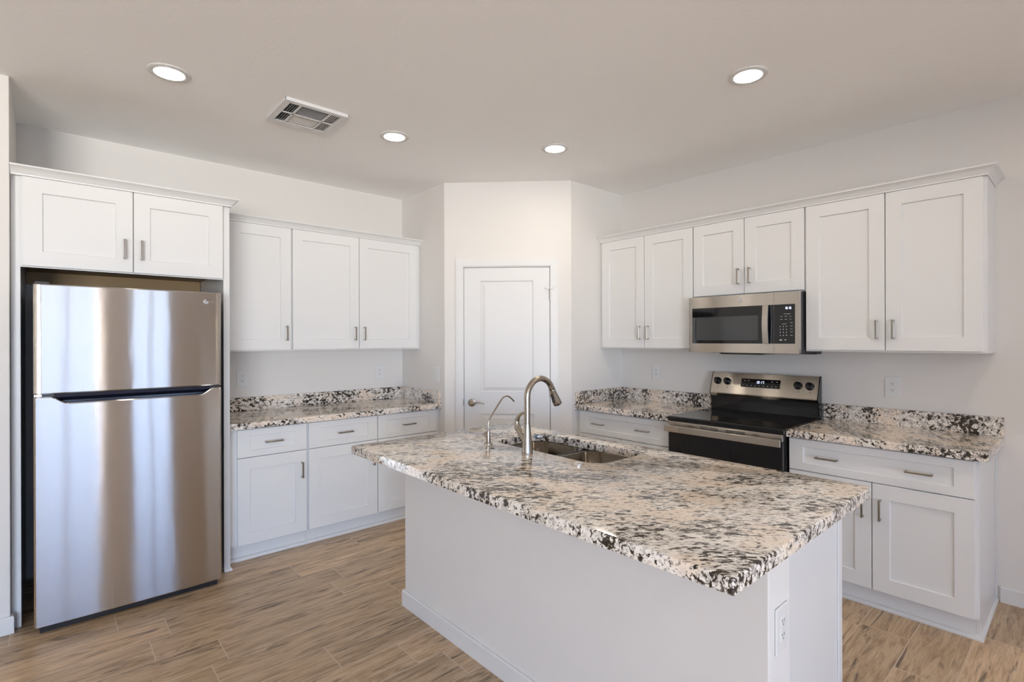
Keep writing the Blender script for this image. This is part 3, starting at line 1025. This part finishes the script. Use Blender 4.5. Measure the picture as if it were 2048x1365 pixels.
# ================================================================ MICROWAVE (frame R)
t = Thing('microwave', 'stainless over-the-range microwave hung under the short cabinet', 'microwave', (2.725, -0.2, 1.36), FRAME_R)
M0, M1, MF, MZ0, MZ1 = 2.352, 3.100, -0.408, 1.359, 1.7545
t.part('body', box(B(), M0 + 0.008, M1 + 0.004, MF + 0.045, -0.004, MZ0 + 0.002, MZ1 - 0.001, 0.003), BLACKPL)
MS = 2.950
bm = B()
def frame_ring(bm, x0, x1, z0, z1, hx0, hx1, hz0, hz1, yf, yb):
    o = [(x0, z0), (x1, z0), (x1, z1), (x0, z1)]
    h = [(hx0, hz0), (hx1, hz0), (hx1, hz1), (hx0, hz1)]
    V = {}
    for tag, lp in (('o', o), ('h', h)):
        for y in (yf, yb):
            V[tag, y] = [bm.verts.new((x, y, z)) for x, z in lp]
    fs = []
    for k in range(4):
        j = (k + 1) % 4
        fs += [bm.faces.new((V['o', yf][k], V['o', yf][j], V['h', yf][j], V['h', yf][k])),
               bm.faces.new((V['o', yb][k], V['h', yb][k], V['h', yb][j], V['o', yb][j])),
               bm.faces.new((V['o', yf][k], V['o', yb][k], V['o', yb][j], V['o', yf][j])),
               bm.faces.new((V['h', yf][k], V['h', yf][j], V['h', yb][j], V['h', yb][k]))]
    bmesh.ops.recalc_face_normals(bm, faces=fs)
frame_ring(bm, M0, MS - 0.001, MZ0, MZ1, 2.378, MS - 0.0012, 1.422, 1.675, MF, MF + 0.045)
md = t.part('door', bm, STEEL, label='stainless door frame')
t.part('door_glass', box(B(), 2.3775, MS - 0.0015, MF + 0.002, MF + 0.03, 1.4215, 1.6755), BLACKGLASS, md)
bm = B()
prism(bm, rrect(2.408, 2.850, 1.445, 1.610, 0.008, 4), 'y', MF + 0.0012, MF + 0.004)
t.part('mesh_window', bm, SMOKE, md, label='grey perforated viewing window')
bm = B()
pts = [(2.886, MF - 0.020 - 0.012 * math.sin(math.pi * i / 16), 1.424 + 0.250 * i / 16) for i in range(17)]
rows = []
for x, y, z in pts:
    rows.append([bm.verts.new(p) for p in ((x, y, z), (x + 0.036, y, z), (x + 0.036, y + 0.012, z), (x, y + 0.012, z))])
fs = [bm.faces.new(rows[0]), bm.faces.new(rows[-1][::-1])]
for a, b in zip(rows, rows[1:]):
    for k in range(4):
        fs.append(bm.faces.new((a[k], b[k], b[(k + 1) % 4], a[(k + 1) % 4])))
bmesh.ops.recalc_face_normals(bm, faces=fs)
for z in (1.434, 1.664):
    box(bm, 2.892, 2.916, MF - 0.012, MF + 0.004, z - 0.008, z + 0.008)
t.part('door_handle', bm, STEEL, md, smooth=30, label='curved stainless vertical handle')
lathe_c = (2.733, MF - 0.0002, 1.716)
bm = lathe(B(), [(0.0125, 0.0), (0.0125, -0.0012), (0.0105, -0.0016), (0.0, -0.0012)][:3], lathe_c, 'y', 28)
t.part('emblem', bm, GREYTXT, md)
bm = text_bm('GE', 0.012, lambda u, v, w: (2.733 + u, MF - 0.0019 - w, 1.716 + v))
t.part('emblem_lettering', bm, PALEMETAL, md)
bm = B()
frame_ring(bm, MS, M1, MZ0, MZ1, MS + 0.0003, 3.078, 1.422, 1.675, MF, MF + 0.045)
mp = t.part('control_panel', bm, STEEL, label='stainless control panel surround')
t.part('key_glass', box(B(), MS, 3.0785, MF + 0.001, MF + 0.03, 1.4215, 1.6755), BLACKGLASS, mp)
mt = lambda u, v, w: (u, MF + 0.0005 - w, v)
bm = B()
digits(bm, '10:16', lambda u, v, w: mt(3.036 + u, 1.643 + v, w), 0.0062, 0.0145, 0.0021, 0.0032)
t.part('clock_digits', bm, DIGIT, mp)
bm = B()
rr = random.Random(5)
def words_(u, v, w, h=0.0022):
    quad(bm, mt, u - w / 2, u + w / 2, v - h / 2, v + h / 2)
words_(3.030, 1.613, 0.040); words_(3.013, 1.549, 0.025)
for v in (1.597, 1.578):
    words_(2.996, v, 0.014); words_(3.023, v, 0.017); words_(3.050, v, 0.010)
for v in (1.556, 1.535, 1.516, 1.497, 1.476):
    words_(3.056, v, 0.015)
for i in range(4):
    for j in range(3):
        words_(2.989 + j * 0.019, 1.533 - i * 0.019, 0.005, 0.006)
words_(2.992, 1.446, 0.016, 0.008); words_(3.020, 1.447, 0.010, 0.006)
t.part('key_lettering', bm, GREYTXT, mp)
bm = B()
prism(bm, [(2.56, MZ0 + 0.001), (2.58, MZ0 - 0.012), (2.86, MZ0 - 0.012), (2.88, MZ0 + 0.001)], 'y', MF + 0.03, -0.10)
t.part('grease_filter', bm, BLACKPL)
bm = B()
box(bm, M0 + 0.01, M1, -0.10, -0.006, MZ0 - 0.010, MZ0 + 0.001)
t.part('bottom_vent', bm, BLACKPL)

# ================================================================ ISLAND
IX0, IX1, IY0, IY1 = -2.766, -1.680, -3.788, -1.802
PX0, PX1, PY0, PY1 = -2.465, -2.319, -3.743, -1.818
structure('wall_island', box(B(), PX0, PX1, PY0, PY1, 0, CB - 0.0005, 0.004), WALL)
skirting('baseboard_island', [(PX0, PY0, -1, 0), (PX0, PY1, -1, 1), (PX1, PY1, 1, 1)])
skirting('baseboard_island_end', [(PX1, PY0, 0, -1), (PX0, PY0, -1, -1), (PX0, PY0 + 0.02, -1, 0)])
t = Thing('island_cabinet', 'white sink base cabinet backing the island half wall, under the big granite slab', 'cabinet', (-2.01, -2.76, 0))
K0, K1 = -3.698, -1.86
bm = B()
KX = -1.715
box(bm, PX1 + 0.001, KX, K0, K0 + 0.018, 0.0, CB - 0.001)
box(bm, PX1 + 0.001, KX, K1 - 0.018, K1, 0.0, CB - 0.001)
box(bm, PX1 + 0.001, PX1 + 0.012, K0 + 0.018, K1 - 0.018, 0.1, CB - 0.001)
box(bm, PX1 + 0.012, KX, K0 + 0.018, K1 - 0.018, 0.10, 0.118)
box(bm, KX - 0.019, KX, K0 + 0.018, K1 - 0.018, 0.118, CB - 0.001)
box(bm, -1.80, -1.782, K0 + 0.018, K1 - 0.018, 0.0, 0.10)
t.part('carcass', bm, CAB)
t.part('corner_stile', box(B(), KX - 0.035, KX + 0.0005, K0 - 0.006, K0 - 0.0004, 0.0, CB - 0.001, 0.001, 1), CAB)
n = 4
wd = (K1 - K0) / n
for i in range(n):
    y0, y1 = K0 + i * wd + 0.003, K0 + (i + 1) * wd - 0.003
    bm = shaker(B(), y0, y1, 0.110, 0.866, -KX * 0 - 0.02)
    bmesh.ops.rotate(bm, verts=bm.verts[:], cent=(0, 0, 0), matrix=Matrix.Rotation(R(90), 3, 'Z'))
    bmesh.ops.translate(bm, verts=bm.verts[:], vec=(KX, 0, 0))
    t.part('door', bm, CAB)
t2 = Thing('island_countertop', 'large speckled granite island slab with sink cutout and overhang', 'countertop', ((IX0 + IX1) / 2, (IY0 + IY1) / 2, CB), group=None)
HX0, HX1, HY0, HY1 = -2.155, -1.797, -2.912, -2.195
hole = rrect(HX0, HX1, HY0, HY1, 0.085, 8)[::-1]
outer = rrect(IX0, IX1, IY0, IY1, 0.006, 3)
t2.part('slab', slab(B(), outer, hole), GRAN, smooth=40)

# ---- sink
t = Thing('kitchen_sink', 'undermount double-bowl stainless sink set into the island', 'sink', (-1.976, -2.553, 0.66))
def bowl(y0, y1):
    bm = B()
    x0, x1 = HX0 - 0.006, HX1 + 0.006
    loops = [(x0 - 0.02, x1 + 0.02, y0 - 0.008, y1 + 0.008, 0.09, 0.8725), (x0 + 0.004, x1 - 0.004, y0 + 0.004, y1 - 0.004, 0.086, 0.8725), (x0 + 0.008, x1 - 0.008, y0 + 0.008, y1 - 0.008, 0.083, 0.869),
             (x0 + 0.016, x1 - 0.016, y0 + 0.016, y1 - 0.016, 0.08, 0.72), (x0 + 0.024, x1 - 0.024, y0 + 0.024, y1 - 0.024, 0.075, 0.695), (x0 + 0.045, x1 - 0.045, y0 + 0.045, y1 - 0.045, 0.055, 0.682)]
    rows = [[bm.verts.new((p[0], p[1], z)) for p in rrect(a, b, c, d, r, 8)] for a, b, c, d, r, z in loops]
    n = len(rows[0])
    for a, b in zip(rows, rows[1:]):
        for k in range(n):
            bm.faces.new((a[k], a[(k + 1) % n], b[(k + 1) % n], b[k]))
    c = bm.verts.new(((x0 + x1) / 2, (y0 + y1) / 2, 0.676))
    for k in range(n):
        bm.faces.new((rows[-1][k], rows[-1][(k + 1) % n], c))
    bmesh.ops.recalc_face_normals(bm, faces=bm.faces[:])
    bmesh.ops.reverse_faces(bm, faces=bm.faces[:])
    return bm
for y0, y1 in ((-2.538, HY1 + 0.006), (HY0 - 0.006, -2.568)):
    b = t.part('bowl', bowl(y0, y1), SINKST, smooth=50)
    cy = (y0 + y1) / 2
    t.part('drain', lathe(B(), [(0.044, 0.6775), (0.044, 0.680), (0.036, 0.6805), (0.030, 0.678), (0.008, 0.6775)], (-1.976, cy, 0), 'z', 28), CHROME, b, 40)
bm = B()
prism(bm, [(-2.5475, 0.862), (-2.5475, 0.8705), (-2.5585, 0.8705), (-2.5585, 0.862)], 'x', HX0 + 0.03, HX1 - 0.03)
t.part('divider', bm, SINKST)

# ---- main faucet, spout reaching over the sink (+x)
fx, fy = -2.2205, -2.536
t = Thing('kitchen_faucet', 'tall gooseneck pull-down faucet in brushed nickel standing behind the sink', 'faucet', (fx, fy, CT))
bm = lathe(B(), [(0.027, CT), (0.0272, CT + 0.004), (0.0262, CT + 0.008), (0.0225, CT + 0.05), (0.0185, CT + 0.095), (0.0155, CT + 0.130), (0.0148, CT + 0.140)], (fx, fy, 0), 'z', 36)
t.part('body', bm, NICKEL, smooth=40)
bm = lathe(B(), [(0.0138, CT + 0.139), (0.0138, CT + 0.1425)], (fx, fy, 0), 'z', 32)
t.part('joint_ring', bm, BLACKPL, smooth=40)
rr_ = 0.0875
zc = 1.176
pts = [(fx, fy, CT + 0.1415), (fx, fy, 1.12), (fx, fy, 1.15)] + [(x, fy, z) for x, z in arc(fx + rr_, zc, rr_, 180, 22, 26)]
t.part('gooseneck', tube(B(), pts, 0.0145, 24), NICKEL, smooth=40)
ex_, ez_ = arc(fx + rr_, zc, rr_, 180, 22, 26)[-1]
dx, dz = 0.47, -0.883
head = [(ex_ + dx * s, fy, ez_ + dz * s) for s in (0.0, 0.003, 0.012, 0.04, 0.075, 0.088, 0.090)]
sh = t.part('spray_head', tube(B(), head, [0.0135, 0.0150, 0.0150, 0.0172, 0.0212, 0.0222, 0.0212], 28), NICKEL, smooth=40, label='flared nickel spray head')
bm = tube(B(), [(ex_ - dx * 0.001, fy, ez_ - dz * 0.001), (ex_ + dx * 0.002, fy, ez_ + dz * 0.002)], 0.0156, 24)
t.part('collar', bm, BLACKPL, sh, 40)
bm = B()
ctr = lambda s, o: Vector((ex_ + dx * s, fy, ez_ + dz * s)) + Vector((dz, 0, -dx)) * o
rows = []
for s, r in ((0.024, 0.0158), (0.045, 0.0177), (0.070, 0.0207)):
    rows.append([bm.verts.new(ctr(s, r + o) + Vector((0, y, 0))) for y, o in ((-0.0095, -0.0035), (-0.006, 0.0024), (0.006, 0.0024), (0.0095, -0.0035))])
for a, b in zip(rows, rows[1:]):
    for k in range(3):
        bm.faces.new((a[k], a[k + 1], b[k + 1], b[k]))
bm.faces.new(rows[0]); bm.faces.new(rows[-1][::-1])
bmesh.ops.recalc_face_normals(bm, faces=bm.faces[:])
t.part('spray_button', bm, BLACKPL, sh, 40)
bm = tube(B(), [(fx, fy + 0.004, CT + 0.035), (fx, fy + 0.022, CT + 0.066), (fx, fy + 0.048, CT + 0.094), (fx, fy + 0.060, CT + 0.103)], [0.016, 0.0165, 0.0165, 0.0165], 20)
hb = t.part('valve_arm', bm, NICKEL, smooth=40)
lev = [(0.062, 0.1045), (0.070, 0.117), (0.074, 0.134), (0.070, 0.152), (0.060, 0.168), (0.046, 0.180), (0.030, 0.187), (0.022, 0.188)]
bm = tube(B(), [(fx, fy + a, CT + b) for a, b in lev], [0.0160, 0.0155, 0.0128, 0.0105, 0.0090, 0.0080, 0.0065, 0.004], 18)
t.part('lever', bm, NICKEL, hb, 40)

# ---- filtered water tap
gx, gy = -2.212, -2.233
t = Thing('filter_tap', 'slim bent drinking-water tap in brushed nickel at the pantry end of the sink', 'faucet', (gx, gy, CT))
bm = lathe(B(), [(0.0225, CT), (0.0225, CT + 0.002), (0.021, CT + 0.004), (0.0125, CT + 0.0045), (0.0125, CT + 0.006), (0.0112, CT + 0.03), (0.0092, CT + 0.066), (0.0085, CT + 0.068)], (gx, gy, 0), 'z', 28)
t.part('body', bm, NICKEL, smooth=40)
cp_ = [(gx, CT + 0.067), (gx, CT + 0.090), (gx + 0.001, CT + 0.110), (gx + 0.008, CT + 0.126), (gx + 0.030, CT + 0.153), (gx + 0.070, CT + 0.199), (gx + 0.092, CT + 0.223), (gx + 0.108, CT + 0.234), (gx + 0.126, CT + 0.237), (gx + 0.145, CT + 0.232), (gx + 0.162, CT + 0.220), (gx + 0.180, CT + 0.204)]
t.part('spout', tube(B(), [(x, gy, z) for x, z in cp_], 0.0043, 16), NICKEL, smooth=50)
bm = tube(B(), [(gx, gy + 0.002, CT + 0.024), (gx, gy + 0.016, CT + 0.040), (gx, gy + 0.026, CT + 0.048)], [0.009, 0.0095, 0.0095], 18)
vb = t.part('valve', bm, NICKEL, smooth=40)
bm = tube(B(), [(gx, gy + 0.0265, CT + 0.0485), (gx, gy + 0.036, CT + 0.056), (gx + 0.002, gy + 0.046, CT + 0.066), (gx + 0.004, gy + 0.040, CT + 0.075)], [0.0115, 0.0125, 0.0110, 0.006], 18)
t.part('lever', bm, CHROME, vb, 40)
bm = lathe(B(), [(0.009, CT + 0.0002), (0.010, CT + 0.0008), (0.004, CT + 0.001)], (-2.270, -2.336, 0), 'z', 20)
single('hole_cover', bm, BLACKPL, 'small dark spot cover on the granite beside the slim tap', 'cover', loc=(-2.270, -2.336, CT), smooth=40)
bm = lathe(B(), [(0.0225, CT + 0.0002), (0.0225, CT + 0.003), (0.020, CT + 0.006), (0.016, CT + 0.0065), (0.014, CT + 0.009), (0.004, CT + 0.010)], (-2.213, -2.848, 0), 'z', 28)
single('disposal_button', bm, CHROME, 'round chrome push button on the granite in front of the sink', 'button', loc=(-2.213, -2.848, CT), smooth=40)

# ================================================================ OUTLETS, SWITCH
def outlet(label, frame, x, z, yf, kind='duplex', w=0.080, h=0.128):
    t = Thing('light_switch' if kind == 'rocker' else 'wall_outlet', label, 'switch' if kind == 'rocker' else 'outlet', (x, yf, z - h / 2), frame, None if kind == 'rocker' else 'white wall outlets')
    bm = B()
    box(bm, x - w / 2, x + w / 2, yf - 0.006, yf - 0.0002, z - h / 2, z + h / 2, 0.003, 2)
    pl = t.part('cover_plate', bm, PLASTIC)
    bm = B()
    def slots(zz, yy):
        bm = B()
        for dxx in (-0.0065, 0.0065):
            box(bm, x + dxx - 0.0012, x + dxx + 0.0012, yy, yy + 0.001, zz, zz + 0.008)
        box(bm, x - 0.002, x + 0.002, yy, yy + 0.001, zz - 0.009, zz - 0.005)
        return bm
    if kind == 'duplex':
        for s in (-0.0195, 0.0195):
            bm = B()
            prism(bm, rrect(x - 0.0165, x + 0.0165, z + s - 0.0145, z + s + 0.0145, 0.008, 4), 'y', yf - 0.0075, yf - 0.004)
            t.part('receptacle', bm, PLASTIC, pl)
            t.part('slot_pattern', slots(z + s, yf - 0.0081), SLOT, pl)
    else:
        box(bm, x - 0.0165, x + 0.0165, yf - 0.0078, yf - 0.004, z - 0.033, z + 0.033, 0.001, 1)
        t.part('rocker' if kind == 'rocker' else 'receptacle', bm, PLASTIC, pl)
        if kind != 'rocker':
            for s in (-0.0195, 0.0195):
                t.part('slot_pattern', slots(z + s, yf - 0.0082), SLOT, pl)
    return t
outlet('white outlet above the backsplash close to the refrigerator panel', FRAME_L, -2.818, 1.161, 0)
outlet('white outlet above the backsplash close to the pantry corner, refrigerator side', FRAME_L, -1.676, 1.160, 0)
outlet('white outlet on the wall between pantry corner and range', FRAME_R, 1.815, 1.166, 0)
outlet('white outlet on the wall above the open-end countertop beyond the range', FRAME_R, 3.497, 1.150, 0)
outlet('white rectangular outlet on the end face of the island half wall', Matrix.Translation((0, PY0, 0)), -2.388, 0.645, 0, 'decora', 0.082, 0.128)
outlet('white rocker light switch on the short wall beside the pantry door', Matrix.Translation((XA, 0, 0)) @ Matrix.Rotation(R(-90), 4, 'Z'), 0.582, 1.159, 0, 'rocker')

# ================================================================ CEILING
def downlight(label, x, y, lamp=LAMP):
    t = Thing('recessed_light', label, 'ceiling light', (x, y, H), group='recessed ceiling lights')
    bm = lathe(B(), [(0.066, H - 0.0065), (0.072, H - 0.0075), (0.088, H - 0.006), (0.093, H - 0.003), (0.093, H - 0.0003), (0.066, H - 0.0003)], (x, y, 0), 'z', 48, False)
    t.part('trim_ring', bm, TRIM, smooth=40)
    bm = lathe(B(), [(0.0655, H - 0.0055), (0.0655, H - 0.0004)], (x, y, 0), 'z', 48)
    t.part('diffuser', bm, lamp, smooth=40)
downlight('lit round recessed ceiling light nearest the refrigerator', -3.472, -1.306)
downlight('lit round recessed ceiling light close to the ceiling vent, before the pantry corner', -2.247, -1.321)
downlight('lit round recessed ceiling light in front of the pantry door', -1.313, -1.862, LAMP_RANGE)
downlight('lit round recessed ceiling light before the open-end cabinets of the range wall', -1.306, -3.182, LAMP_RANGE)

# recessed lights added out of view to balance the room's light
downlight('added round ceiling fill light by the range wall, out of view', -1.306, -4.50, LAMP_RANGE)
for k, (x, y) in enumerate(((-5.9, -6.2), (-3.6, -6.2), (-1.3, -6.2), (-8.0, -6.2), (-3.6, -8.6), (-6.6, -8.6))):
    downlight('added round ceiling fill light in the living area behind the viewer', x, y, LAMP_FILL)

t = Thing('ceiling_vent', 'white rectangular louvered air vent in the ceiling', 'vent', (-2.785, -1.257, H))
vx0, vx1, vy0, vy1 = -2.963, -2.607, -1.434, -1.080
zv = H - 0.014
bm = B()
gx0, gx1, gy0, gy1 = -2.929, -2.641, -1.402, -1.132
c1, c2, cm = -2.870, -2.703, -1.266
bars = [(vx0, gx0, vy0, vy1), (gx1, vx1, vy0, vy1), (gx0, gx1, vy0, gy0), (gx0, gx1, gy1, vy1), (c1 - 0.006, c1 + 0.006, gy0, gy1), (c2 - 0.006, c2 + 0.006, gy0, gy1), (gx0, gx1, cm - 0.006, cm + 0.006)]
for a, b, c, d in bars:
    box(bm, a, b, c, d, zv - 0.004, zv)
box(bm, vx0, vx0 + 0.003, vy0, vy1, zv, H - 0.0003); box(bm, vx1 - 0.003, vx1, vy0, vy1, zv, H - 0.0003)
box(bm, vx0, vx1, vy0, vy0 + 0.003, zv, H - 0.0003); box(bm, vx0, vx1, vy1 - 0.003, vy1, zv, H - 0.0003)
t.part('frame', bm, TRIM)
t.part('duct_dark_plate', box(B(), gx0 - 0.004, gx1 + 0.004, gy0 - 0.004, gy1 + 0.004, H - 0.0015, H - 0.0004), SLOT, label='dark plate standing in for duct shade behind the slats')  # near-black plate; the unlit duct's shade is put into its colour
def slats(x0, x1, y0, y1, along, n, tilt, w=0.0095):
    bm = B()
    for i in range(n):
        f = (i + 0.5) / n
        ca, sa = math.cos(R(tilt)) * w / 2, math.sin(R(tilt)) * w / 2
        th = 0.0006
        zc_ = zv + 0.003
        if along == 'x':
            c = y0 + (y1 - y0) * f
            prism(bm, [(c - ca, zc_ - sa), (c + ca, zc_ + sa), (c + ca, zc_ + sa + th), (c - ca, zc_ - sa + th)], 'x', x0, x1)
        else:
            c = x0 + (x1 - x0) * f
            prism(bm, [(c - ca, zc_ - sa), (c + ca, zc_ + sa), (c + ca, zc_ + sa + th), (c - ca, zc_ - sa + th)], 'y', y0, y1)
    t.part('louver_slats', bm, TRIM)
e = 0.006
for (ya, yb, k) in ((gy0, cm - e, 0), (cm + e, gy1, 1)):
    slats(gx0, c1 - e, ya, yb, 'y', 4, 70)
    slats(c1 + e, c2 - e, ya, yb, 'x', 9, 50 if k == 0 else -30, 0.0095 if k == 0 else 0.0065)
    slats(c2 + e, gx1, ya, yb, 'y', 5, 15, 0.0070)
